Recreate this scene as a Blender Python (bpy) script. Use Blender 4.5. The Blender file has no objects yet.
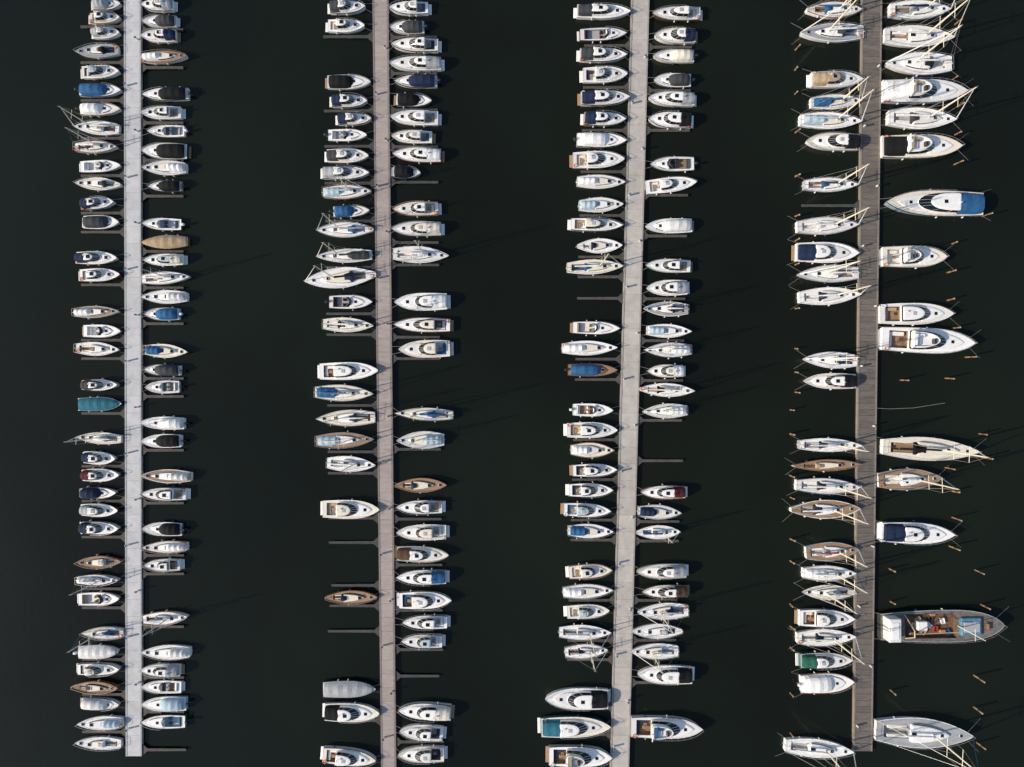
import bpy, math, random
from mathutils import Vector
S=0.17; H=120.0; ZD=0.8
def WX(px): return (px-512)*S
def WY(py): return (383.5-py)*S
scene=bpy.context.scene
col=scene.collection
# ------------------------------------------------------------ materials
MATS={}
def mat(name,rgb,rough=0.5,metal=0.0,var=0.25,scale=1.5,bump=0.0,bscale=8.0,stretch=None,spec=0.5,coat=0.0):
    if name in MATS: return MATS[name]
    m=bpy.data.materials.new(name); m.use_nodes=True
    nt=m.node_tree; b=nt.nodes["Principled BSDF"]
    b.inputs["Roughness"].default_value=rough; b.inputs["Metallic"].default_value=metal
    b.inputs["Specular IOR Level"].default_value=spec
    b.inputs["Coat Weight"].default_value=coat
    geo=nt.nodes.new("ShaderNodeNewGeometry")
    mp=nt.nodes.new("ShaderNodeMapping"); nt.links.new(geo.outputs["Position"],mp.inputs["Vector"])
    if stretch: mp.inputs["Scale"].default_value=stretch
    n=nt.nodes.new("ShaderNodeTexNoise"); n.inputs["Scale"].default_value=scale; n.inputs["Detail"].default_value=6; n.inputs["Roughness"].default_value=0.65
    nt.links.new(mp.outputs[0],n.inputs["Vector"])
    r=nt.nodes.new("ShaderNodeValToRGB")
    r.color_ramp.elements[0].position=0.3; r.color_ramp.elements[1].position=0.7
    r.color_ramp.elements[0].color=(*[c*(1-var) for c in rgb],1)
    r.color_ramp.elements[1].color=(*[min(1,c*(1+var*0.35)) for c in rgb],1)
    nt.links.new(n.outputs["Fac"],r.inputs[0]); nt.links.new(r.outputs[0],b.inputs["Base Color"])
    if bump>0:
        n2=nt.nodes.new("ShaderNodeTexNoise"); n2.inputs["Scale"].default_value=bscale; n2.inputs["Detail"].default_value=4
        nt.links.new(mp.outputs[0],n2.inputs["Vector"])
        bp=nt.nodes.new("ShaderNodeBump"); bp.inputs["Strength"].default_value=bump; bp.inputs["Distance"].default_value=0.1
        nt.links.new(n2.outputs["Fac"],bp.inputs["Height"]); nt.links.new(bp.outputs[0],b.inputs["Normal"])
    MATS[name]=m; return m
CC={'W':(.86,.86,.85),'C':(.78,.73,.62),'K':(.010,.011,.013),'N':(.014,.026,.065),'B':(.03,.12,.27),'L':(.42,.54,.62),
'T':(.03,.15,.21),'G':(.025,.12,.085),'M':(.09,.018,.022),'R':(.34,.045,.04),'S':(.38,.40,.42),'D':(.05,.055,.062),
'O':(.20,.08,.035),'Y':(.42,.32,.21),'E':(.09,.055,.038),'P':(.72,.72,.71)}
CN={'W':'white','C':'cream','K':'black','N':'navy','B':'blue','L':'pale blue','T':'teal','G':'green','M':'maroon','R':'red','S':'grey','D':'dark grey','O':'wooden','Y':'tan','E':'dark brown','P':'pale grey'}
def hullm(c): return mat('gelcoat_'+c,CC[c],.25,var=.08,scale=.8,coat=.3)
def deckm(c): return mat('deck_'+c,CC[c],.5,var=.13,scale=2.2,bump=.12,bscale=20)
def canv(c):
    return mat('canvas_'+c,CC[c],.85,var=.25,scale=1.7,bump=.45,bscale=3,spec=.2)
teak=mat('teak',(.33,.215,.13),.7,var=.4,scale=3,stretch=(1,7,1),bump=.2)
wood=mat('varnish',(.24,.10,.042),.3,var=.4,scale=2.5,stretch=(1,6,1),coat=.4)
glass=mat('tinted_glass',(.008,.010,.013),.08,var=.2)
metalm=mat('stainless',(.6,.58,.54),.35,metal=.7,var=.1)
mastm=mat('mast_aluminium',(.78,.71,.56),.4,var=.12)
rope=mat('rope',(.30,.29,.26),.9)
blk=mat('black_plastic',(.02,.02,.022),.4)
orange=mat('lifebuoy_orange',(.65,.14,.03),.5)
fendm=mat('fender_white',(.7,.7,.7),.5); fendn=mat('fender_navy',(.03,.05,.16),.5)
cush={c:mat('cushion_'+c,CC[c],.7,var=.15) for c in 'WCNBYSMRTD'}
# ------------------------------------------------------------ mesh builder
class MB:
    def __init__(s): s.v=[];s.f=[];s.m=[]
    def add(s,vs,fs,mi=0):
        o=len(s.v); s.v+=vs; s.f+=[tuple(i+o for i in f) for f in fs]; s.m+=[mi]*len(fs); return s
    def box(s,x0,x1,y0,y1,z0,z1,mi=0,tp=0.0):
        vs=[(x0,y0,z0),(x1,y0,z0),(x1,y1,z0),(x0,y1,z0),(x0+tp,y0+tp,z1),(x1-tp,y0+tp,z1),(x1-tp,y1-tp,z1),(x0+tp,y1-tp,z1)]
        return s.add(vs,[(3,2,1,0),(4,5,6,7),(0,1,5,4),(1,2,6,5),(2,3,7,6),(3,0,4,7)],mi)
    def rbox(s,x0,x1,y0,y1,z0,z1,mi=0,r=.06):
        zz=max(z0+.005,z1-r)
        return s.loft([rl(x0,x1,y0,y1,z0,r*.6),rl(x0,x1,y0,y1,zz,r*.6),rl(x0+r,x1-r,y0+r,y1-r,z1,r*.6)],mi,True,True)
    def tube(s,p,q,r,r2=None,n=6,mi=0,cap=True):
        if r2 is None: r2=r
        p=Vector(p);q=Vector(q);d=(q-p)
        if d.length<1e-5: return s
        d.normalize(); a=d.orthogonal().normalized(); b=d.cross(a)
        vs=[]
        for c,rr in((p,r),(q,r2)):
            for i in range(n):
                t=2*math.pi*i/n; vs.append(tuple(c+a*math.cos(t)*rr+b*math.sin(t)*rr))
        fs=[(i,(i+1)%n,n+(i+1)%n,n+i) for i in range(n)]
        if cap: fs+=[tuple(range(n-1,-1,-1)),tuple(range(n,2*n))]
        return s.add(vs,fs,mi)
    def path(s,pts,r,n=5,mi=0):
        for i in range(len(pts)-1): s.tube(pts[i],pts[i+1],r,n=n,mi=mi,cap=(i in(0,len(pts)-2)))
        return s
    def loft(s,loops,mi=0,cb=False,ct=True,closed=True):
        n=len(loops[0]); vs=[p for l in loops for p in l]; fs=[]
        for k in range(len(loops)-1):
            for i in range(n if closed else n-1):
                j=(i+1)%n; fs.append((k*n+i,k*n+j,(k+1)*n+j,(k+1)*n+i))
        if cb: fs.append(tuple(range(n-1,-1,-1)))
        if ct: fs.append(tuple(range((len(loops)-1)*n,len(loops)*n)))
        return s.add(vs,fs,mi)
    def obj(s,name,mats,parent=None,smooth=False,label=None):
        me=bpy.data.meshes.new(name); me.from_pydata(s.v,[],s.f)
        if not isinstance(mats,(list,tuple)): mats=[mats]
        for m in mats: me.materials.append(m)
        me.polygons.foreach_set('material_index',s.m)
        if smooth: me.polygons.foreach_set('use_smooth',[True]*len(s.f))
        me.update()
        o=bpy.data.objects.new(name,me); col.objects.link(o)
        if parent: o.parent=parent
        if label: o['label']=label
        return o
def rl(x0,x1,y0,y1,z,r):
    r=min(r,abs(x1-x0)*.45,abs(y1-y0)*.45)
    return [(x0+r,y0,z),(x1-r,y0,z),(x1,y0+r,z),(x1,y1-r,z),(x1-r,y1,z),(x0+r,y1,z),(x0,y1-r,z),(x0,y0+r,z)]
def bullet(a,b,cw,z,n=7,p=2.6,q=.55,zf=0.0):
    up=[(a,cw*.86,z),(a+(b-a)*.02,cw*.96,z)]
    for i in range(n):
        s_=.06+.94*math.sin(math.pi/2*i/(n-.6))
        s_=min(s_,.985)
        up.append((a+(b-a)*s_,cw*(1-s_**p)**q,z+zf*s_))
    up.append((b,cw*.12,z+zf))
    return [(x,-y,zz) for x,y,zz in up]+[(x,y,zz) for x,y,zz in reversed(up)]
def empty(name,x,y,z,rot,label,cat,group=None):
    e=bpy.data.objects.new(name,None); e.empty_display_size=.5
    e.location=(x,y,z); e.rotation_euler=(0,0,rot); col.objects.link(e)
    e['label']=label; e['category']=cat
    if group: e['group']=group
    return e
def quadpush(mb,A,B,C,D,off=.012,mi=0):
    A,B,C,D=map(Vector,(A,B,C,D)); n=(B-A).cross(D-A)
    if n.length<1e-7: return
    n=n.normalized()*off
    mb.add([tuple(A+n),tuple(B+n),tuple(C+n),tuple(D+n)],[(0,1,2,3)],mi)
def lerp(a,b,t): return tuple(a[i]+(b[i]-a[i])*t for i in range(3))
def side_windows(mb,l0,l1,segs,f0=.25,f1=.8,g=.0):
    for i in segs:
        a,b=l0[i],l0[i+1]; c,d=l1[i+1],l1[i]
        a2,b2=lerp(a,b,g),lerp(a,b,1-g); d2,c2=lerp(d,c,g),lerp(d,c,1-g)
        quadpush(mb,lerp(a2,d2,f0),lerp(b2,c2,f0),lerp(b2,c2,f1),lerp(a2,d2,f1))
def two_windows(cab,l0,l1,sA,sB):
    for sg in (sA,sB):
        mb=MB();side_windows(mb,l0,l1,sg);mb.obj('window',glass,cab)
# ------------------------------------------------------------ hull
class Hull:
    def __init__(s,L,B,shape,h0):
        s.L=L;s.B=B;s.shape=shape;s.h0=h0
    def w(s,t):
        sh=s.shape
        if sh=='sail': st,tm,p,q=.64,.44,1.9,.90
        elif sh=='double': st,tm,p,q=.22,.48,2.1,.9
        elif sh=='motor': st,tm,p,q=.88,.42,2.6,.85
        elif sh=='yacht': st,tm,p,q=.90,.45,2.8,.82
        else: st,tm,p,q=.80,.5,3.2,.75
        if t<tm: f=st+(1-st)*math.sin(math.pi/2*(t/tm))
        else:
            u=min(1,(t-tm)/(1-tm)); f=max(0,1-u**p)**q
        return max(.03,s.B/2*f)
    def x(s,t): return -s.L/2+s.L*t
    def t(s,x): return (x+s.L/2)/s.L
    def h(s,t): return s.h0*(1+.32*t*t)
    def build(s,par,mh,mr,md,cock,mc):
        t0,t1,c=cock
        ts=sorted(set([0,.04,.1,.18,.26,.34,.42,.5,.58,.66,.74,.81,.87,.92,.96,.985,1.0,t0,t1]))
        mb=MB(); loops=[]
        for t in ts:
            w=s.w(t);h=s.h(t);x=s.x(t); fl=.80+.12*(1-t)
            rk=.0 if t<.8 else (t-.8)/.2*.045*s.L
            loops.append([(x-rk,-w*fl*.6,-.35),(x-rk*.7,-w*fl,0.02),(x,-w,h-.09),(x,-w-.015,h-.07),(x,-w-.015,h),(x,-max(w-.09,.005),h),(x,-max(w-.09,.005),h-.07)])
        vs=[];fs=[];mi=[]
        for l in loops:
            vs+=l+[(x,-y,z) for x,y,z in reversed(l)]
        N=14
        for k in range(len(ts)-1):
            for i in range(N-1):
                if i==6: continue
                fs.append((k*N+i,(k+1)*N+i,(k+1)*N+i+1,k*N+i+1)); mi.append(1 if (i in(2,3,4,5,7,8,9,10)) else 0)
        fs.append(tuple([0,1,2,3,4,9,10,11,12,13])); mi.append(0)
        fs.append(tuple([4,5,8,9])); mi.append(1)
        mb.v=vs;mb.f=fs;mb.m=mi
        mb.obj('hull',[mh,mr],par)
        d=MB();vs=[];fs=[]
        for t in ts:
            w=max(s.w(t)-.085,.006);z=s.h(t)-.06;x=s.x(t);cc=min(c,w*.9)
            vs+=[(x,-w,z),(x,-cc,z+.03),(x,cc,z+.03),(x,w,z)]
        for k in range(len(ts)-1):
            mid=(ts[k]+ts[k+1])/2
            for i in range(3):
                if i==1 and t0<mid<t1: continue
                fs.append((k*4+i,(k+1)*4+i,(k+1)*4+i+1,k*4+i+1))
        d.v=vs;d.f=fs;d.m=[0]*len(fs)
        d.obj('deck',md,par)
        if t1>t0+.02:
            k=MB();a,b=s.x(t0),s.x(t1);zt0=s.h(t0)-.03;zt1=s.h(t1)-.03;zf=max(.12,s.h0*.3)
            k.add([(a,-c,zt0),(b,-c,zt1),(b,c,zt1),(a,c,zt0),(a,-c,zf),(b,-c,zf),(b,c,zf),(a,c,zf)],
                  [(4,5,6,7),(0,4,5,1)[::-1],(1,5,6,2)[::-1],(2,6,7,3)[::-1],(3,7,4,0)[::-1]])
            k.obj('cockpit',mc,par)
def arch(mb,st,n=8,pw=.8,mi=0,ends=True):
    L=[]
    for x,hw,z0,h in st:
        r=[]
        for i in range(n+1):
            u=-1+2*i/n
            r.append((x,hw*u,z0+h*max(0,(1-abs(u)**2.4))**pw))
        L.append(r)
    mb.loft(L,mi,False,False,closed=False)
    if ends:
        for l in(L[0],L[-1]): mb.add(list(l),[tuple(range(len(l)))],mi)
def rails(h,par,t0=.0,t1=1.0,hh=.55):
    mb=MB();pl=[];pr=[]
    N=9
    for i in range(N):
        t=t0+(t1-t0)*i/(N-1);w=max(.02,h.w(t)-.05);x=h.x(t)-(.05 if t>.97 else 0)
        z=h.h(t)
        pl.append((x,-w,z+hh));pr.append((x,w,z+hh))
        mb.tube((x,-w,z-.05),(x,-w,z+hh),.018,n=4,cap=False);mb.tube((x,w,z-.05),(x,w,z+hh),.018,n=4,cap=False)
    mb.path(pl,.02,4);mb.path(pr,.02,4)
    if t1>.97: mb.tube(pl[-1],pr[-1],.02,n=4)
    if t0<.02: mb.tube(pl[0],pr[0],.02,n=4)
    mb.obj('rail',metalm,par)
def lifebuoy(h,par,rng):
    if rng.random()>.4: return
    sd=rng.choice((-1,1));t=.05;x=h.x(t)-.05;y=sd*(h.w(t)-.32);z=h.h(t)+.1;mb=MB();pts=[]
    for i in range(11):
        a=2*math.pi*i/10;pts.append((x+.26*math.cos(a),y+.26*math.sin(a),z+.12*math.cos(a)))
    mb.path(pts,.065,6);mb.obj('lifebuoy',orange if rng.random()<.7 else fendm,par,True)
def fenders(h,par,rng,k=2):
    for sd in(-1,1):
        for i in range(k):
            if rng.random()<.25: continue
            t=.18+.5*(i+rng.random()*.5)/k
            w=h.w(t);x=h.x(t);mb=MB();r=.12
            z=h.h(t)
            mb.tube((x,sd*(w+r),z-.65),(x,sd*(w+r),z-.55),.05,r,n=7);mb.tube((x,sd*(w+r),z-.55),(x,sd*(w+r),z-.15),r,n=7);mb.tube((x,sd*(w+r),z-.15),(x,sd*(w+r),z-.05),r,.04,n=7)
            mb.tube((x,sd*(w+r),z-.05),(x,sd*(w-.06),z+.02),.015,n=4)
            mb.obj('fender',fendm if rng.random()<.6 else fendn,par,True)
def hatch(par,x,y,z,sx,sy,m=glass):
    mb=MB();mb.rbox(x-sx/2-.05,x+sx/2+.05,y-sy/2-.05,y+sy/2+.05,z-.05,z+.05,0,.03)
    mb.rbox(x-sx/2,x+sx/2,y-sy/2,y+sy/2,z+.045,z+.075,1,.02)
    mb.obj('hatch',[mat('hatch_frame',(.5,.5,.5),.5),m],par)
def outboard(h,par,rng,y=0):
    x=h.x(0);mb=MB();z=h.h0
    mb.rbox(x-.62,x-.12,y-.2,y+.2,z+.02,z+.5,0,.1);mb.box(x-.45,x-.25,y-.07,y+.07,-.4,z+.03,1);mb.box(x-.2,x+.03,y-.12,y+.12,z-.2,z+.08,1)
    mb.obj('outboard_motor',[blk if rng.random()<.7 else cush['W'],mat('motor_leg',(.12,.12,.13),.5)],par)
def ropes(h,par,rng,gap,bowpier,piles=False):
    for sd in(-1,1):
        mb=MB()
        if bowpier:
            t=.93;p=(h.x(t),sd*max(.05,h.w(t)-.05),h.h(t)+.03);q=(h.x(1)+gap+.15,sd*(.5+rng.random()*.5),.55)
        else:
            t=.03;p=(h.x(t),sd*(h.w(t)-.05),h.h(t)+.03);q=(h.x(0)-gap-.15,sd*(h.w(0)+rng.random()*.3),.55)
        m_=tuple((a+b)/2 for a,b in zip(p,q));m_=(m_[0],m_[1],m_[2]-.12)
        mb.path([p,m_,q],.02,4);mb.obj('mooring_line',rope,par)
    if piles:
        for sd in(-1,1):
            mb=MB()
            if bowpier: p=(h.x(.03),sd*(h.w(0)-.05),h.h(0)+.03);q=(h.x(0)-1.6,sd*(h.B/2+.45),.9)
            else: p=(h.x(.93),sd*max(.05,h.w(.93)-.05),h.h(.93)+.03);q=(h.x(1)+1.4,sd*(h.B/2+.3),.9)
            mb.path([p,q],.02,4);mb.obj('mooring_line',rope,par)
# ------------------------------------------------------------ boat kinds
def sailing(par,L,B,rng,acc,hc,tent,shape='sail',rs=1.0,rig=True):
    h=Hull(L,B,shape,.62+.035*L)
    dk=rng.choice(['W','W','W','W','P','P','P','S','C','C','W','teak']) if hc!='O' else 'teak'
    md=teak if dk=='teak' else deckm(dk)
    rail_=wood if rng.random()<.12 or hc=='O' else hullm(rng.choice(['W','W','W','N','S']))
    c=.21*B if shape!='double' else .17*B
    h.build(par,wood if hc=='O' else hullm(hc),rail_,md,(.08 if shape!='double' else .14,.34,c),rng.choice([teak,deckm('P'),deckm('S')]))
    zt=h.h(.5)-.04
    za=h.h0*.3;bm_=rng.choice([teak,cush['W'],cush['B'],cush['S'],cush['C']])
    for sd in(-1,1):
        mb=MB();y0,y1=sorted((sd*c,sd*c*.45));mb.rbox(h.x(.12 if shape!='double' else .17),h.x(.325),y0*.99,y1*.99,za+.01,zt-.2,0,.04)
        mb.obj('bench',bm_,par)
    a=h.x(.345);b=h.x(rng.uniform(.74,.82));cw=.31*B;hc_=.36+.01*L
    l0=bullet(a,b,cw,zt,7,2.2,.8,zf=.05);l1=bullet(a+.05,b-.35,cw-.1,zt+hc_,7,2.2,.8,zf=-.08);l2=bullet(a+.12,b-.5,cw-.25,zt+hc_+.06,7,2.2,.8,zf=-.08)
    ck=rng.choice(['W','W','W','P','C']) if hc!='O' else 'C'
    mb=MB();mb.loft([l0,l1],1,False,False);mb.loft([l1,l2],0,False,True)
    cab=mb.obj('cabin',[deckm(ck),wood if hc=='O' else hullm('W')],par)
    n=len(l0);two_windows(cab,l0,l1,[2,3,4,5],[n-7,n-6,n-5,n-4])
    zc=zt+hc_+.05
    hatch(par,h.x(.66),0,zc-.02,.5,.5)
    if L>7: hatch(par,h.x(.87),0,h.h(.87)-.0,.42,.42)
    mb=MB();mb.rbox(a+.05,a+.85,-.3,.3,zc-.03,zc+.07,0,.04);mb.obj('sliding_hatch',rng.choice([teak,glass,deckm('S')]),par)
    if tent:
        mb=MB();z0=h.h(.1)-.05
        st=[(h.x(.05),c*1.35,z0,.75),(h.x(.12),c*1.5,z0,1.0),(h.x(.17),c*1.5,z0,.93),(h.x(.23),c*1.55,z0,1.1),(h.x(.29),c*1.55,z0,1.02),(h.x(.35),c*1.5,z0,1.12),(h.x(.43),c*1.3,z0+.2,.4)]
        arch(mb,st);mb.obj('cockpit_tent',canv(acc),par)
    elif rng.random()<.65:
        mb=MB();hood=rng.choice([acc,acc,'N','S','B','K']) ;hood=hood if hood!='W' else 'D'
        st=[(h.x(.31),cw*.85,zt,.85),(h.x(.345),cw*.9,zt,.9),(h.x(.39),cw*.8,zt+.1,.65),(h.x(.43),cw*.7,zt+hc_-.05,.15)]
        arch(mb,st);mb.obj('spray_hood',canv(hood),par)
    mb=MB();mb.tube((h.x(.02),0,zt+.15),(h.x(.23),.05,zt+.2),.03,n=5);mb.obj('tiller',wood,par)
    mb=MB();mb.box(h.x(.0)-.14,h.x(.0)-.02,-.04,.04,-.4,zt+.12);mb.obj('rudder',hullm('W'),par)
    if rng.random()<.3:
        mb=MB();mb.rbox(h.x(.40),h.x(.40)+.5,-cw*.55,-cw*.55+.45,zc-.02,zc+.03);mb.obj('solar_panel',mat('solar',(.01,.015,.05),.15),par)
    rails(h,par)
    if rig:
        mx=h.x(.57);mh=min(L*rng.uniform(1.05,1.25),12.6);mb=MB()
        mb.tube((mx,0,zt),(mx,0,zt+mh*.55),.085*rs,.08*rs,8);mb.tube((mx,0,zt+mh*.55),(mx,0,zt+mh),.08*rs,.055*rs,8)
        for f in (.35,.66): mb.tube((mx,-B*.32,zt+mh*f),(mx,B*.32,zt+mh*f),.03*rs,n=5)
        mb.tube((mx,0,zt+mh),(mx,.0,zt+mh+.5),.012,n=4);mb.tube((mx-.25,0,zt+mh+.06),(mx+.2,0,zt+mh+.06),.015,n=4)
        mast=mb.obj('mast',mastm,par,False)
        mb=MB();zb=zc+.65;bx=h.x(.12)
        mb.tube((mx-.1,0,zb),(bx,0,zb+.05),.06,n=6);mb.obj('boom',mastm,par)
        if not tent or rng.random()<.6:
            mb=MB();loops=[]
            for f,r in((0,.2),(.06,.23),(.3,.2),(.6,.165),(.9,.11),(1,.06)):
                x=mx-.1+(bx-mx+.15)*f;loops.append([(x,math.cos(k*math.pi/4)*r*.8,zb+.08+math.sin(k*math.pi/4)*r*1.2) for k in range(8)])
            mb.loft(loops,0,True,True);mb.obj('sail_cover',canv(acc),par,True)
        mb=MB();top=(mx,0,zt+mh-.1)
        fy=h.w(.55)-.06
        for sd in(-1,1):
            mb.path([(mx-.1,sd*fy,h.h(.55)),(mx,sd*B*.32,zt+mh*.35),(mx,sd*B*.32,zt+mh*.66),top],.013*rs,4)
            mb.tube((mx-.5,sd*fy,h.h(.55)),(mx,0,zt+mh*.52),.011*rs,n=4)
            if rs>1: mb.tube((h.x(.02),sd*h.w(.02)*.9,h.h(0)),top,.011*rs,n=4)
        if rs<=1: mb.tube((h.x(.01),0,h.h(0)),top,.011,n=4)
        mb.obj('rigging',metalm,par)
        mb=MB();f0=(h.x(.985),0,h.h(1)+.05);f1=lerp(f0,(mx,0,zt+mh-.3),.97)
        mb.tube(f0,lerp(f0,f1,.05),.03,.06*rs);mb.tube(lerp(f0,f1,.05),f1,.06*rs,.025*rs);mb.obj('furled_jib',canv(rng.choice(['W','C','W',acc if acc!='K' else 'W','B','P'])),par)
    return h
def windscreen(par,h,x,cw,z,hgt=.45,dep=.7):
    l0=[];l1=[]
    for i in range(9):
        u=-1+i/4;xx=x+dep*(1-abs(u)**2.2);l0.append((xx,cw*u,z));l1.append((xx-.38-.1*(1-abs(u)),cw*u*.9,z+hgt))
    mb=MB();mb.loft([l0,l1],0,False,False,closed=False);w=mb.obj('windscreen',glass,par)
    mb=MB();mb.path(l1,.025,4);mb.obj('frame',metalm,w)
def motor(par,L,B,rng,acc,hc,canopy=True,intr=None):
    h=Hull(L,B,'motor',.5+.04*L)
    dc=rng.choice(['W','W','W','P']) if hc!='O' else 'teak'
    tf=rng.uniform(.46,.56)
    c=.35*B
    h.build(par,wood if hc=='O' else hullm(hc),wood if (hc=='O' or rng.random()<.05) else hullm(rng.choice(['W','W','S','K','N'])),teak if dc=='teak' else deckm(dc),(.09,tf,c),rng.choice([deckm('P'),deckm('W'),teak,deckm('S'),deckm('C')]))
    zt=h.h(.5)-.04;zf=h.h0*.3
    a=h.x(tf+.01);b=h.x(rng.uniform(.82,.9));cw=.36*B
    l0=bullet(a,b,cw,zt,7,2.2,.75,zf=.05);l1=bullet(a+.03,b-.35,cw-.12,zt+.26,7,2.2,.75,zf=-.05);l2=bullet(a+.1,b-.5,cw-.28,zt+.31,7,2.2,.75,zf=-.05)
    mb=MB();mb.loft([l0,l1,l2],0,False,True);cab=mb.obj('cabin',deckm('W') if hc!='O' else wood,par)
    n=len(l0);two_windows(cab,l0,l1,[3,4,5],[n-7,n-6,n-5])
    hatch(par,h.x(tf+.15),0,zt+.28,.42,.42)
    windscreen(par,h,a-.1,cw*.93,zt+.2,.5,.6)
    sc=intr or rng.choice('WCNBYSM')
    cm=cush[sc] if sc in cush else cush['C']
    mb=MB()
    mb.rbox(h.x(.1),h.x(.1)+.5,-c*.92,c*.92,zf,zf+.4);mb.rbox(h.x(.1),h.x(.1)+.14,-c*.92,c*.92,zf+.4,zf+.75)
    mb.obj('bench',cm,par)
    for sd in(-1,1):
        mb=MB();xs=h.x(tf)-1.05;mb.rbox(xs,xs+.5,sd*c*.5-.24,sd*c*.5+.24,zf,zf+.45);mb.rbox(xs,xs+.12,sd*c*.5-.24,sd*c*.5+.24,zf+.45,zf+.9);mb.obj('seat',cm,par)
    if canopy:
        mb=MB();z0=h.h(.3)-.04;hw=h.w(.3)*.9;N=7;st=[]
        x0=h.x(.06);x1=a+rng.uniform(.0,.4)
        for i in range(N):
            f=i/(N-1);x=x0+(x1-x0)*f;hh=(.62+.6*math.sin(math.pi*(.15+.7*f)))*(1 if i%2 else .93)
            st.append((x,min(hw,h.w(h.t(x))*.95)*(.93 if i in(0,N-1) else 1),z0,hh))
        st.append((x1+.55,cw*.75,z0+.15,.28))
        arch(mb,st,10,.55);mb.obj('canopy',canv(acc),par)
    if rng.random()<.7: outboard(h,par,rng)
    else:
        mb=MB();x=h.x(0);mb.rbox(x-.45,x-.01,-B*.36,B*.36,.22,.32);mb.obj('swim_platform',rng.choice([teak,deckm('P')]),par)
    rails(h,par,.55,1.0,.4)
    return h
def cruiser(par,L,B,rng,acc,hc,fly=False,pilot=False):
    h=Hull(L,B,'yacht' if fly else 'motor',.65+.045*L)
    wd=hc=='O'
    c=.34*B
    h.build(par,wood if wd else hullm(hc),wood if wd or rng.random()<.06 else hullm(rng.choice(['W','W','S','N','K'])),teak if wd else deckm(rng.choice(['W','W','W','P','C'])),(.07,.29,c),rng.choice([teak,deckm('P'),deckm('C'),deckm('W')]))
    zt=h.h(.5)-.04;zf=h.h0*.3
    a=h.x(.56);b=h.x(.9);cw=.35*B
    l0=bullet(a,b,cw,zt,7,2.2,.75,zf=.08);l1=bullet(a,b-.4,cw-.12,zt+.3,7,2.2,.75);l2=bullet(a,b-.6,cw-.3,zt+.36,7,2.2,.75)
    mb=MB();mb.loft([l0,l1,l2],0,False,True);mb.obj('fore_cabin',(wood if rng.random()<.5 else deckm('C')) if wd else deckm(rng.choice(['W','W','P'])),par)
    hatch(par,h.x(.75),0,zt+.33,.5,.5)
    a=h.x(.27);b=h.x(rng.uniform(.63,.7));cw=.38*B;z1=zt+.5;z2=z1+.55
    fr=rng.uniform(.55,1.1)*(L/10+.2)
    p0=bullet(a,b,cw,zt,7,3.4,.5);p1=bullet(a+.02,b-.25,cw-.04,z1,7,3.4,.5);p2=bullet(a+.05,b-.25-fr,cw-.26,z2,7,3.4,.5)
    p2b=bullet(a-.05,b-.3-fr,cw-.24,z2+.03,7,3.4,.5);p3=bullet(a,b-.35-fr,cw-.3,z2+.1,7,3.4,.5);p4=bullet(a+.15,b-.7-fr,cw-.55,z2+.14,7,3.4,.5)
    mb=MB();mb.loft([p0,p1],0,False,False);cab=mb.obj('cabin',wood if wd else hullm('W'),par)
    mb=MB();mb.loft([p1,p2],0,False,False);mb.obj('window',glass,cab)
    n=len(p1)
    mb=MB()
    for i in range(0,n,2): mb.tube(p1[i],p2[i],.035,n=5)
    mb.path(p2+[p2[0]],.03,4)
    mb.obj('window_frame',metalm if not wd else wood,cab)
    rc=acc if (acc in 'WCYPL') else 'W'
    if wd: rc='C' if acc not in 'WYS' else acc
    mb=MB();mb.loft([p2b,p3,p4],0,True,True);roof=mb.obj('roof',deckm(rc),cab)
    zr=z2+.13
    if not fly:
        hatch(roof,(a+b-fr)/2-.1,0,zr,.6,.55,glass if rng.random()<.6 else cush['S'])
        mb=MB();mb.tube((a+.3,.2,zr),(a+.3,.2,zr+1.0),.02,n=4);mb.tube((a+.3,.2,zr+.35),(a+.3,.2,zr+.5),.14,.14,8);mb.obj('antenna',mastm,roof)
    else:
        fa=a+.1;fb=b-.9-fr*.6;fw=cw-.42
        q0=bullet(fa,fb,fw,zr,7,3,.55);q1=bullet(fa,fb+.15,fw+.05,zr+.55,7,3,.55);q2=bullet(fa+.12,fb-.02,fw-.07,zr+.55,7,3,.55);q3=bullet(fa+.14,fb-.1,fw-.1,zr+.06,7,3,.55)
        mb=MB();mb.loft([q0,q1,q2,q3],0,False,True);fl=mb.obj('flybridge',hullm('W'),par)
        mb=MB();mb.rbox(fa+.2,fa+.75,-fw*.8,fw*.8,zr+.07,zr+.5);mb.rbox(fa+.2,fa+1.9,fw*.35,fw*.8,zr+.07,zr+.49);mb.obj('bench',cush[rng.choice('CWBY')],fl)
        mb=MB();mb.rbox(fb-1.0,fb-.5,-fw*.5,fw*.2,zr+.07,zr+.75,0,.1);mb.obj('console',blk,fl)
        mb=MB();xr=fa+.1
        mb.path([(xr,-cw+.2,z2),(xr-.35,-cw+.35,zr+1.2),(xr-.35,cw-.35,zr+1.2),(xr,cw-.2,z2)],.09,8);mb.tube((xr-.35,0,zr+1.2),(xr-.35,0,zr+1.5),.25,.22,10);mb.obj('radar_arch',hullm('W'),par)
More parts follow.
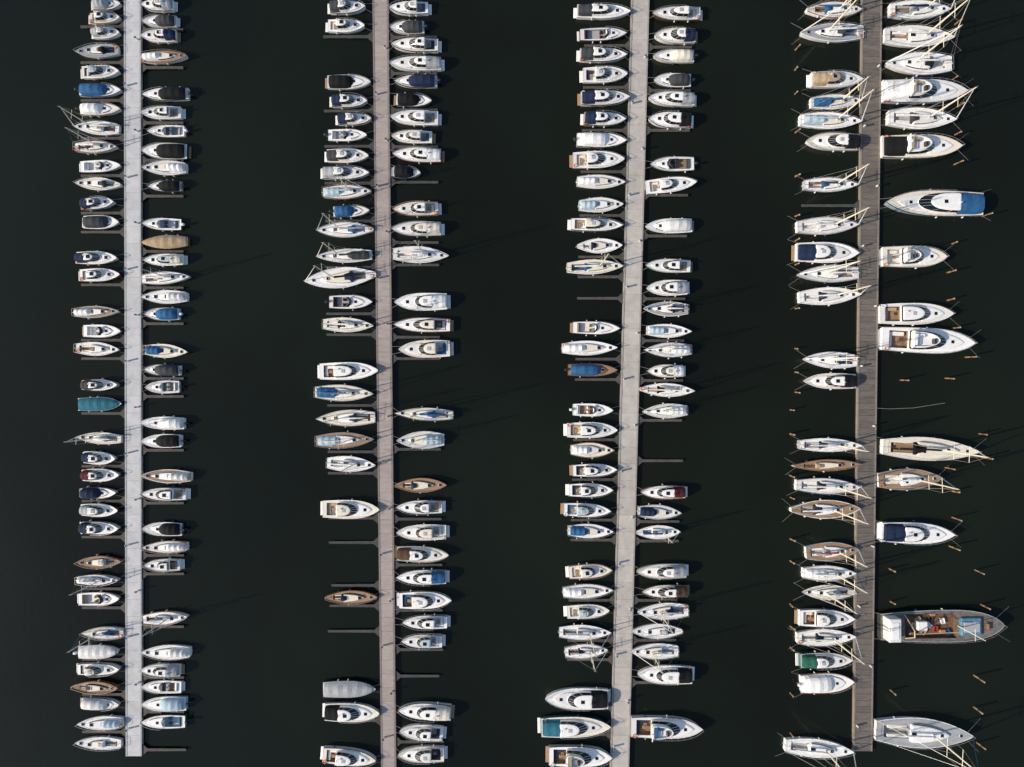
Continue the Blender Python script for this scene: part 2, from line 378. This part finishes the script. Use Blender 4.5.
    if acc not in 'WCPL' or rng.random()<.25 or hc=='L':
        cc=acc if acc not in 'WCPL' else rng.choice('WCS')
        mb=MB();z0=h.h(.1)-.04
        x0=h.x(.02);st=[]
        for i in range(5):
            f=i/4;x=x0+(a+.05-x0)*f;st.append((x,h.w(h.t(x))*(.82 if i==0 else .9)*(1-.08*f),z0,(1.0+.35*f)*(1 if i%2 else .94)))
        arch(mb,st,10,.45);mb.obj('canopy',canv(cc),par)
    else:
        mb=MB();mb.rbox(h.x(.085),h.x(.085)+.5,-c*.9,c*.9,zf,zf+.42);mb.rbox(h.x(.085)+.45,h.x(.25),c*.45,c*.92,zf,zf+.41);mb.obj('bench',cush[rng.choice('WCYBN')],par)
        mb=MB();mb.rbox(h.x(.16),h.x(.16)+.6,-.35,.2,zf+.5,zf+.55);mb.tube((h.x(.16)+.3,-.08,zf),(h.x(.16)+.3,-.08,zf+.5),.05);mb.obj('table',teak,par)
    mb=MB();x=h.x(0);mb.rbox(x-.55,x-.01,-B*.38,B*.38,.22,.32);mb.obj('swim_platform',rng.choice([teak,deckm('P'),deckm('W')]),par)
    rails(h,par,.3,1.0,.55)
    return h
def covered(par,L,B,rng,acc,hc):
    h=Hull(L,B,'motor' if rng.random()<.5 else 'sail',.5+.04*L)
    h.build(par,wood if hc=='O' else hullm(hc),hullm(rng.choice(['W','S','K'])) if hc!='O' else wood,deckm('P'),(.1,.5,.25*B),deckm('S'))
    mb=MB();st=[];N=11
    for i in range(N):
        t=.03+.9*i/(N-1);st.append((h.x(t),h.w(t)+.02,h.h(t)-.02,(.38+.45*math.sin(math.pi*min(1,t*1.05)))*(1 if i%2 else .86)*(1-.35*t)+.05))
    arch(mb,st,8,1.1);mb.obj('tarpaulin',canv(acc),par)
    mb=MB()
    for t in(.2,.4,.6,.8):
        w=h.w(t)+.04;z=h.h(t);mb.tube((h.x(t),-w,z-.3),(h.x(t),-w,z),.015,n=4);mb.tube((h.x(t),w,z-.3),(h.x(t),w,z),.015,n=4)
    mb.obj('lashing',rope,par)
    if rng.random()<.4: outboard(h,par,rng)
    return h
def fishing(par,L,B,rng,acc,hc):
    h=Hull(L,B,'work',1.3)
    h.build(par,hullm('D'),hullm('S'),mat('work_deck',(.17,.16,.15),.8,var=.6,scale=1.2,bump=.3),(.2,.62,.38*B),mat('work_well',(.17,.10,.065),.85,var=.7,scale=1.5,bump=.4))
    z=h.h(.3)
    mb=MB();mb.rbox(h.x(.02),h.x(.12),-B*.36,B*.36,z-.05,z+2.0,0,.15);w=mb.obj('wheelhouse',hullm('P'),par)
    mb=MB();mb.box(h.x(.121),h.x(.121)+.02,-B*.3,B*.3,z+1.0,z+1.6);mb.obj('window',glass,w)
    mb=MB();mb.rbox(h.x(.035),h.x(.10),-B*.26,B*.26,z+2.0,z+2.1);mb.obj('roof_locker',deckm('W'),w)
    mb=MB();mb.rbox(h.x(.64),h.x(.80),-B*.27,B*.27,z-.05,z+.75,0,.1);mb.obj('fore_cabin',mat('bluegrey',(.10,.24,.36),.6,var=.4),par)
    mb=MB();mb.rbox(h.x(.655),h.x(.785),-B*.16,B*.16,z+.75,z+.85,0,.04);mb.obj('hatch',deckm('S'),par)
    mb=MB()
    for sd in(-1,1): mb.tube((h.x(.2),sd*B*.36,z),(h.x(.18),sd*B*.1,z+3.6),.09)
    mb.tube((h.x(.18),-B*.1,z+3.6),(h.x(.18),B*.1,z+3.6),.09);mb.tube((h.x(.18),0,z+3.6),(h.x(.55),0,z+3.0),.07);mb.obj('gantry',mat('gantry',(.6,.5,.3),.6),par)
    mb=MB();mb.tube((h.x(.63),0,z),(h.x(.63),0,z+7),.1,.06,8);mb.tube((h.x(.63),-1,z+4.5),(h.x(.63),1,z+4.5),.03);mb.obj('mast',mastm,par)
    mb=MB();mb.tube((h.x(.86),-.5,h.h(.86)+.3),(h.x(.86),.5,h.h(.86)+.3),.28,n=10);mb.box(h.x(.85),h.x(.87),-.7,.7,h.h(.86)-.05,h.h(.86)+.15);mb.obj('winch',mat('rust',(.2,.09,.05),.8),par)
    zf=.4
    mb=MB();mb.rbox(h.x(.3),h.x(.38),-B*.12,B*.15,zf,zf+1.1,0,.08);mb.obj('engine_hatch',deckm('W'),par)
    for t,y in((.25,-.3),(.42,.28),(.5,-.25)):
        mb=MB();mb.rbox(h.x(t),h.x(t)+.9,y*B-.0,y*B+.55,zf,zf+.5);mb.obj('locker',mat('locker_o',(.5,.2,.06),.6),par)
    rails(h,par,.1,1,.7)
    return h
# ------------------------------------------------------------ data
PIERS={1:[(123,140,-12),(125,141,757)],2:[(372,388,-12),(381,396,780)],3:[(632,650,-12),(610,629,780)],4:[(863,883,-12),(854,873,752)]}
PN={1:'pale pier',2:'brown-grey pier',3:'light grey pier',4:'dark plank pier'}
def pedge(p,side,y):
    (l0,r0,y0),(l1,r1,y1)=PIERS[p];f=(y-y0)/(y1-y0)
    return (l0+(l1-l0)*f) if side=='L' else (r0+(r1-r0)*f)
DATA={
(1,'L','R'):"""4 92 121 12 m S W;18 90 121 12 c W W;33 93 120 11 c S W;51 76 118 14 s W W L -3;72 82 120 13 c L W;90 79 122 14 m B W;109 80 121 13 m W W;128 75 119 14 s P W L 3;147 75 118 13 s W W;166 80 121 12 o W W;184 76 120 13 s W W L 2
203 82 115 13 c N W R -4;222 83 119 14 m D W;258 77 118 13 c N W;275 80 121 13 c W R;312 74 120 12 k W W;331 83 121 13 o W W;349 76 120 14 s W W R 2;385 83 119 12 c D W;404 78 122 14 f T B;438 78 121 12 s W W L 3
458 84 116 13 c N W R 3;475 83 120 13 c M W;493 80 117 12 m N W;510 82 119 13 c S E;528 81 120 14 c N W;562 77 120 13 w S O L;580 77 120 12 k W W;599 78 120 14 o Y W;633 82 123 13 s P P L;652 78 119 14 f P W
669 78 121 13 c C W;687 73 119 12 w Y O;704 81 120 13 m P W;723 78 123 14 k L W L;743 76 121 13 s B W L 2""",
(1,'R','L'):"""5 141 173 13 c S W;21 142 176 13 m D W;36 142 176 13 c N W;57 142 188 13 k W W R;94 142 188 14 m K W;113 142 181 13 c W W;131 148 184 12 o S W;151 142 187 17 m K K;168 143 186 15 k W W;186 148 181 12 m K S
224 143 181 12 o D D;242 141 188 14 f Y O;260 145 183 12 c L W;278 142 191 13 s W W R -3;297 142 187 14 k P W;314 145 179 13 m B L;351 145 188 14 k B W R 3;370 144 180 12 m D W;387 146 179 13 o K S;423 141 184 13 m W W;441 142 181 14 m K W
476 142 191 14 k P W;494 142 186 14 c W W;529 143 182 14 m K G;547 142 187 13 k W W;565 145 180 13 c W W;618 143 189 14 s W W R -4;652 142 190 15 k P W;670 141 180 13 c S W;687 142 181 13 o W W;704 142 186 15 m L L;722 141 185 15 o T G""",
(2,'L','R'):"""7 330 366 14 c D W;26 328 365 13 c W W;82 327 371 15 m K W;101 332 368 14 c N W;119 338 372 13 c N W;135 328 367 12 o W W;156 327 369 14 c D W;173 323 370 14 c W W;192 323 372 15 k L W;211 333 370 13 m B W
230 317 373 16 s S W L;256 317 372 14 k D S L -2;278 305 376 21 s K W L -6;302 329 373 15 o M E;325 323 374 15 s W W R 2;371 320 379 18 c W W R;393 315 374 17 k B L R;418 317 375 17 s W W L;440 316 375 17 k L W R -2;464 327 376 16 s W W R 3
509 323 380 19 c C W;597 326 378 14 w W O;689 323 376 17 f S D;712 325 380 19 c K W;757 323 377 18 c W W R 5""",
(2,'R','L'):"""8 389 428 14 c W W;27 390 424 14 m D W;45 391 438 15 c W W;64 390 441 15 c S W;81 394 437 14 m N W;100 396 432 14 m K S R 3;118 391 438 15 c W W;137 392 432 13 c P W;155 393 441 15 c W R;172 393 421 13 m K W R 4;209 393 438 15 c W W
229 392 441 15 c C W;255 393 449 17 s W W R 2;302 395 447 18 c W W;325 394 450 15 c C W;349 399 450 18 c C Y;414 395 453 14 s B L L 2;440 397 444 18 k L W;485 396 447 15 w D O R;507 396 442 15 c W W;532 397 446 16 c C W;554 397 449 16 c E W R
577 396 446 16 c B W;600 399 452 19 c W W R;622 402 447 15 c W W;641 401 442 15 c L W;711 398 451 18 c W W L 4;732 400 443 16 c W W L 5;754 398 444 17 c P W L""",
(3,'L','R'):"""12 577 630 14 c D W;34 580 627 14 o M E;55 580 627 15 c D W;75 583 627 16 c P W;98 581 630 16 c N W;119 584 626 15 c N Y;140 577 627 16 m W W;160 573 624 17 c W W;182 577 625 14 k W W;205 579 623 15 k L W;225 571 623 14 c C W
246 577 622 15 w W M;267 567 623 15 s W W;328 573 620 14 o Y C;348 562 617 15 k W W;370 568 617 13 m B O;410 573 613 13 o W W;430 567 617 16 c W W;450 571 614 16 k W W;470 573 617 14 c W W;490 569 613 15 c W W R;510 564 611 15 c L W R 2
531 568 614 16 k B W;571 569 612 15 c P W R -4;591 563 613 15 k W W R -3;611 567 609 14 c L W R -3;632 559 611 15 s L T;651 565 608 15 s W W R -4;698 545 608 22 c K W L;726 541 610 21 c T T R;756 549 612 22 y C W R""",
(3,'R','L'):"""14 652 700 14 c W E;36 654 695 16 c N W;56 653 694 14 m C C;80 654 691 14 m D S;99 648 694 15 c S W;120 648 691 17 c K W;164 650 694 15 o D E;185 646 696 15 c W W R -6;226 645 692 15 m P W;266 645 690 14 c W G;288 646 687 16 c S S
309 643 688 15 s W E;331 647 691 14 k L W R;350 643 691 16 k W W;371 646 683 14 c C W;390 640 694 14 s C W R 2;411 642 687 15 k W W;492 640 685 14 c M W;512 638 681 15 k N W R 2;532 637 680 14 s B W R;571 636 686 15 c W W;591 641 687 14 c E D
611 637 688 17 s P W;631 632 682 15 w S W;651 631 678 16 s W W;674 637 692 19 c K W L 2;727 631 702 23 y W W R 1""",
(4,'L','R'):"""10 807 862 17 s B W;33 799 863 19 s W W L;80 811 862 17 c Y W;102 811 861 15 k B W R -2;121 800 861 17 k L W;142 805 859 18 c K W L;185 804 858 15 s D S;226 797 858 18 s P W R -2;253 796 857 21 c N W;274 796 858 18 s W W L;296 799 860 18 s W W R -3
360 802 857 17 s W W L 2;381 803 855 16 c K W L;445 799 861 14 s P S;465 794 860 12 w Y O;486 796 861 17 s W W R 2;509 791 859 19 s W W;551 806 858 19 s R W R -4;573 803 856 16 k W W;592 801 855 15 s S E L;618 799 854 19 c W W;637 797 855 17 s C W
660 800 852 17 c G G;683 801 854 21 m W W R -3;748 785 853 19 s W W R 5""",
(4,'R','R'):"""10 890 950 20 s N W R;37 884 953 22 s P W R 2;64 884 951 23 s W W L;92 882 965 25 y C W;119 888 955 22 s W W R 2;147 881 960 25 y K W;204 883 981 27 c B L L 1;257 882 945 22 y W W;314 879 951 22 c W W R;341 881 972 26 y C W R 3
449 882 977 24 s K W R 3;479 878 941 22 s W W R -2;533 881 953 23 c N W R 2;625 879 1001 33 x W D R -1;732 875 971 31 s W W R 3"""}
KN={'s':('sailing_boat','sailing boat','sailboat'),'k':('sailing_boat','sailing boat','sailboat'),'m':('motor_boat','motor boat','motorboat'),'o':('motor_boat','open motor boat','motorboat'),
'c':('cabin_cruiser','cabin cruiser','motorboat'),'y':('motor_yacht','motor yacht','yacht'),'f':('covered_boat','boat','boat'),'w':('wooden_boat','cabin boat','boat'),'x':('fishing_boat','steel fishing boat','fishing boat')}
KT={'s':'%s sail cover','k':'%s cockpit tent','m':'%s canopy','o':'open cockpit','c':'dark windows','y':'dark windscreen','f':'full %s tarpaulin','w':'wooden cabin','x':'wheelhouse'}
rows={}
boats=0
for (p,side,dd),txt in DATA.items():
    ys=[]
    for ln in txt.replace('\n',';').split(';'):
        a=ln.split()
        if not a: continue
        y,x0,x1,w=map(float,a[:4]);kd,acc,hc=a[4:7];d=a[7] if len(a)>7 else dd;ang=float(a[8]) if len(a)>8 else None
        rng=random.Random(int(y*7+x0*13))
        if ang is None: ang=rng.uniform(-1.8,1.8)
        L=(x1-x0)*S;B=w*S*.97
        nm,ds,cat=KN[kd];th=KT[kd];th=th%CN[acc] if '%s' in th else th
        if kd=='c' and acc not in 'WCPL': th=CN[acc]+' canopy'
        lab='%s %s with %s at %s'%(CN[hc],ds,th,PN[p])
        par=empty(nm,WX((x0+x1)/2),WY(y),0,(0 if d=='R' else math.pi)+math.radians(-ang),lab,cat,'boats moored along the '+PN[p])
        rigged=not(p==1 and rng.random()<.45)
        rs=1.55 if p==4 else 1.0
        if kd=='s': h=sailing(par,L,B,rng,acc,hc,False,'double' if rng.random()<.2 and y!=732 else 'sail',rs,rig=rigged)
        elif kd=='k': h=sailing(par,L,B,rng,acc,hc,True,'sail',rs,rig=rigged and (p==4 or rng.random()<.5))
        elif kd=='w': h=sailing(par,L,B,rng,acc,'O' if hc!='W' and hc!='M' else hc,False,'double',rig=False)
        elif kd=='m': h=motor(par,L,B,rng,acc,hc,True)
        elif kd=='o': h=motor(par,L,B,rng,acc,hc,False,acc)
        elif kd=='c': h=cruiser(par,L,B,rng,acc,hc)
        elif kd=='y': h=cruiser(par,L,B,rng,acc,hc,fly=True)
        elif kd=='f': h=covered(par,L,B,rng,acc,hc)
        else: h=fishing(par,L,B,rng,acc,hc)
        fenders(h,par,rng,2)
        if kd in 'skcyx': lifebuoy(h,par,rng)
        gap=(abs(pedge(p,side,y)-(x1 if side=='L' else x0)))*S
        bowpier=(d=='R')==(side=='L')
        ropes(h,par,rng,max(.1,gap),bowpier,p==4)
        ys.append(y);boats+=1
    rows[(p,side)]=ys
print('boats',boats)
# ------------------------------------------------------------ piers
pm={1:[mat('pier1a',(.56,.57,.58),.8,var=.18,scale=.7,bump=.2,spec=.3),mat('pier1b',(.52,.53,.54),.8,var=.18,scale=.7,bump=.2,spec=.3)],
2:[mat('pier2a',(.40,.35,.33),.85,var=.22,scale=.7,stretch=(1,4,1),bump=.2,spec=.3),mat('pier2b',(.37,.325,.305),.85,var=.22,scale=.7,stretch=(1,4,1),bump=.2,spec=.3)],
3:[mat('pier3a',(.50,.475,.44),.8,var=.2,scale=.7,bump=.2,spec=.3),mat('pier3b',(.465,.44,.41),.8,var=.2,scale=.7,bump=.2,spec=.3)],
4:[mat('pier4a',(.175,.155,.138),.85,var=.4,scale=.8,stretch=(1,6,1),bump=.3,spec=.3),mat('pier4b',(.15,.133,.12),.85,var=.4,scale=.8,stretch=(1,6,1),bump=.3,spec=.3)]}
beam=mat('pier_beam',(.14,.13,.12),.85,var=.4,scale=2)
edgem={1:mat('edge1',(.42,.43,.44),.8),2:mat('edge2',(.24,.21,.19),.8),3:mat('edge3',(.35,.33,.31),.8),4:mat('edge4',(.24,.21,.18),.8)}
def P(px,py,z): return (WX(px),WY(py),z)
for p,((l0,r0,y0),(l1,r1,y1)) in PIERS.items():
    par=empty('pier',0,0,0,0,{1:'long pale concrete floating pier with finger docks',2:'long brown-grey floating pier with finger docks',3:'long light grey floating pier with finger docks',4:'wide dark plank pier between mooring piles'}[p],'pier')
    step={1:17,2:14,3:17,4:6.2}[p];y=y0;mb=MB();k=0
    rng=random.Random(p)
    while y<y1-.5:
        ye=min(y+step,y1);e=.12 if p==4 else .07
        A=[pedge(p,'L',y)+1.6,pedge(p,'R',y)-1.6,pedge(p,'R',ye)-1.6,pedge(p,'L',ye)+1.6]
        ya,yb=y+e,ye-e
        vs=[P(A[0],yb,.35),P(A[1],yb,.35),P(A[1],ya,.35),P(A[0],ya,.35)]
        vt=[(a,b,.56+rng.uniform(-.006,.006)) for a,b,_ in vs]
        mb.loft([vs,vt],rng.choice([0,0,1]),False,True)
        y=ye;k+=1
    mb.obj('deck',pm[p],par)
    for sd in(0,1):
        mb=MB()
        a0=(l0,l0+1.5) if sd==0 else (r0-1.5,r0);a1=(l1,l1+1.5) if sd==0 else (r1-1.5,r1)
        vs=[P(a1[0],y1,.0),P(a1[1],y1,.0),P(a0[1],y0,.0),P(a0[0],y0,.0)];vt=[(a,b,.60) for a,b,_ in vs]
        mb.loft([vs,vt],0,True,True);mb.obj('edge_beam',edgem[p],par)
    mb=MB();vs=[P(l1+1.55,y1,-.2),P(r1-1.55,y1,-.2),P(r0-1.55,y0,-.2),P(l0+1.55,y0,-.2)];mb.loft([vs,[(a,b,.34) for a,b,_ in vs]],0,True,True);mb.obj('float',beam,par)
    yy=30+p*9;i=0
    while yy<y1-10:
        sd='L' if i%2 else 'R';ex=pedge(p,sd,yy)+(3.2 if sd=='L' else -3.2)
        o=empty('power_pedestal',WX(ex),WY(yy),.56,0,'small grey power pedestal on the pier','pedestal','power pedestals on the piers')
        mb=MB();mb.rbox(-.14,.14,-.12,.12,0,.85,0,.04);mb.obj('post',hullm('P'),o)
        mb=MB();mb.rbox(-.17,.17,-.15,.15,.855,1.0,0,.05);mb.obj('lamp_head',hullm('B' if p%2 else 'D'),o)
        yy+=46 if p!=4 else 60;i+=1
# ------------------------------------------------------------ finger docks
fm=[mat('finger_grey',(.065,.066,.066),.85,var=.4,scale=1.5,bump=.2),mat('finger_brown',(.085,.078,.07),.85,var=.4,scale=1.5,bump=.2)]
def finger(p,side,y,ln):
    ex=pedge(p,side,y);sg=-1 if side=='L' else 1
    par=empty('finger_dock',WX(ex),WY(y),0,0 if sg>0 else math.pi,'narrow grey floating finger dock joined to %s'%PN[p],'dock','finger docks between the berths')
    L=ln*S;w=.24
    mb=MB();mb.add([(.02,-1.0,.28),(.9,-w,.28),(L,-w*.8,.28),(L,w*.8,.28),(.9,w,.28),(.02,1.0,.28),(.02,-1.0,.44),(.9,-w,.44),(L,-w*.8,.44),(L,w*.8,.44),(.9,w,.44),(.02,1.0,.44)],
      [(6,7,8,9,10,11),(5,4,3,2,1,0)]+[(i,(i+1)%6,6+(i+1)%6,6+i) for i in range(6)]);mb.obj('walkway',fm[p%2],par)
    for x in(L*.45,L*.93):
        mb=MB();mb.rbox(x-.5,x+.45,-.22,.22,-.25,.275);mb.obj('float',blk,par)
for (p,side),ys in rows.items():
    ln={(1,'L'):44,(1,'R'):42,(2,'L'):50,(2,'R'):48,(3,'L'):46,(3,'R'):44}.get((p,side))
    if not ln: continue
    ys=sorted(ys);k=0
    for a,b in zip(ys,ys[1:]):
        k+=1
        if b-a<28:
            if k%2==0: finger(p,side,(a+b)/2,ln)
        else:
            finger(p,side,a+9.5,ln)
            k=0
for p,s_,y,l in((2,'L',543,50),(2,'L',632,52),(2,'L',586,48),(2,'R',677,44),(3,'L',298,46),(3,'R',461,46),(1,'R',751,44),(4,'L',205,58)):
    finger(p,s_,y,l)
# ------------------------------------------------------------ mooring piles
pilem=mat('pile_wood',(.26,.155,.075),.8,var=.4,scale=2,bump=.3)
cap=mat('pile_cap',(.36,.28,.19),.7)
def pile(px,py,k=1):
    rng=random.Random(int(px*3+py*17));hh=rng.uniform(1.5,2.8)*k;r=rng.uniform(.11,.15)
    o=empty('mooring_pile',WX(px),WY(py),0,0,'weathered brown wooden mooring pile standing in dark water','mooring pile','mooring piles beside the plank pier')
    lx,ly=rng.uniform(-.15,.15),rng.uniform(-.15,.15)
    mb=MB();mb.tube((0,0,-1),(lx*.5,ly*.5,hh*.5),r*1.1,r,8);mb.tube((lx*.5,ly*.5,hh*.5),(lx,ly,hh),r,r*.93,8);mb.obj('post',pilem,o,True)
    mb=MB();mb.tube((lx,ly,hh),(lx,ly,hh+.05),r*1.1,r*1.1,8);mb.tube((lx,ly,hh+.05),(lx,ly,hh+.14),r*1.05,.03,8);mb.obj('cap',cap,o)
for q in ((958,22),(955,78),(960,105),(958,133),(957,163),(985,215),(955,243),(950,272),(950,300),(955,328),(968,357),(948,378),(903,380),(982,434),(985,458),(948,468),(955,492),(955,518),(952,547),(892,570),(978,571),(893,603),(984,606),(977,677),(893,692),(977,709),(980,745)):
    pile(*q)
for i,y in enumerate((48,68,92,131,175,215,240,264,308,348,372,392,410,434,476,498,540,562,605,628,649,695,735)):
    pile((797 if y<400 else 792),y,.7)
for i,(px,py,c) in enumerate(((906,620,'R'),(911,631,'B'),(918,619,'Y'),(924,632,'Y'),(931,618,'D'),(936,629,'R'),(943,621,'W'),(948,632,'B'),(929,625,'W'),(914,625,'Y'))):
    o=empty('fish_crate',WX(px),WY(py),.42,.3*i,'open %s plastic fish crate on fishing boat deck'%CN[c],'crate','crates on the fishing boat')
    mb=MB();a,b=.45,.3;L0=rl(-a,a,-b,b,0,.05);mb.loft([L0,rl(-a-.03,a+.03,-b-.03,b+.03,.4,.05),rl(-a+.04,a-.04,-b+.04,b-.04,.4,.05),rl(-a+.05,a-.05,-b+.05,b-.05,.06,.05)],0,True,True);mb.obj('crate_body',hullm(c),o)
# slack boom rope from the pier to a pile
mb=MB();mb.path([(WX(874),WY(408),.6),(WX(892),WY(409),.25),(WX(915),WY(408),.3),(WX(946),WY(403),.5)],.035,5);o=mb.obj('berth_rope',rope);o['label']='slack grey berth rope stretched across dark water';o['category']='rope'
# ------------------------------------------------------------ water
m=bpy.data.materials.new('water');m.use_nodes=True;nt=m.node_tree;b=nt.nodes['Principled BSDF']
b.inputs['Roughness'].default_value=.09;b.inputs['IOR'].default_value=1.33
geo=nt.nodes.new('ShaderNodeNewGeometry')
n=nt.nodes.new('ShaderNodeTexNoise');n.inputs['Scale'].default_value=.018;n.inputs['Detail'].default_value=7
nt.links.new(geo.outputs['Position'],n.inputs['Vector'])
r=nt.nodes.new('ShaderNodeValToRGB');r.color_ramp.elements[0].position=.33;r.color_ramp.elements[1].position=.68
r.color_ramp.elements[0].color=(.0052,.0068,.0040,1);r.color_ramp.elements[1].color=(.0092,.0128,.0070,1)
nt.links.new(n.outputs['Fac'],r.inputs[0]);nt.links.new(r.outputs[0],b.inputs['Base Color'])
n2=nt.nodes.new('ShaderNodeTexNoise');n2.inputs['Scale'].default_value=.9;n2.inputs['Detail'].default_value=3
nt.links.new(geo.outputs['Position'],n2.inputs['Vector'])
bp=nt.nodes.new('ShaderNodeBump');bp.inputs['Strength'].default_value=.18;bp.inputs['Distance'].default_value=.1
nt.links.new(n2.outputs['Fac'],bp.inputs['Height']);nt.links.new(bp.outputs[0],b.inputs['Normal'])
mb=MB();R=4000;mb.add([(-R,-R,0),(R,-R,0),(R,R,0),(-R,R,0)],[(0,1,2,3)]);o=mb.obj('water',m);o['kind']='structure';o['label']='dark green calm harbour water with faint ripples';o['category']='water'
# ------------------------------------------------------------ light
EL=math.radians(30);AZ=math.radians(256)
w=bpy.data.worlds.new('World');scene.world=w;w.use_nodes=True
bg=w.node_tree.nodes['Background'];sky=w.node_tree.nodes.new('ShaderNodeTexSky');sky.sky_type='NISHITA';sky.sun_disc=False
sky.sun_elevation=EL;sky.sun_rotation=AZ;w.node_tree.links.new(sky.outputs[0],bg.inputs[0]);bg.inputs[1].default_value=.145
sd=Vector((math.sin(AZ)*math.cos(EL),math.cos(AZ)*math.cos(EL),math.sin(EL)))
sl=bpy.data.lights.new('sun','SUN');sl.energy=5.0;sl.angle=math.radians(1.0);sl.color=(1,.86,.69)
so=bpy.data.objects.new('sun',sl);so.rotation_euler=(-sd).to_track_quat('-Z','Y').to_euler();col.objects.link(so)
cam=bpy.data.cameras.new('camera');cam.lens=36*H/(1024*S);cam.clip_end=10000
co=bpy.data.objects.new('camera',cam);co.location=(0,0,H+ZD);col.objects.link(co);scene.camera=co
scene.view_settings.view_transform='Standard';scene.view_settings.look='None';scene.view_settings.exposure=0
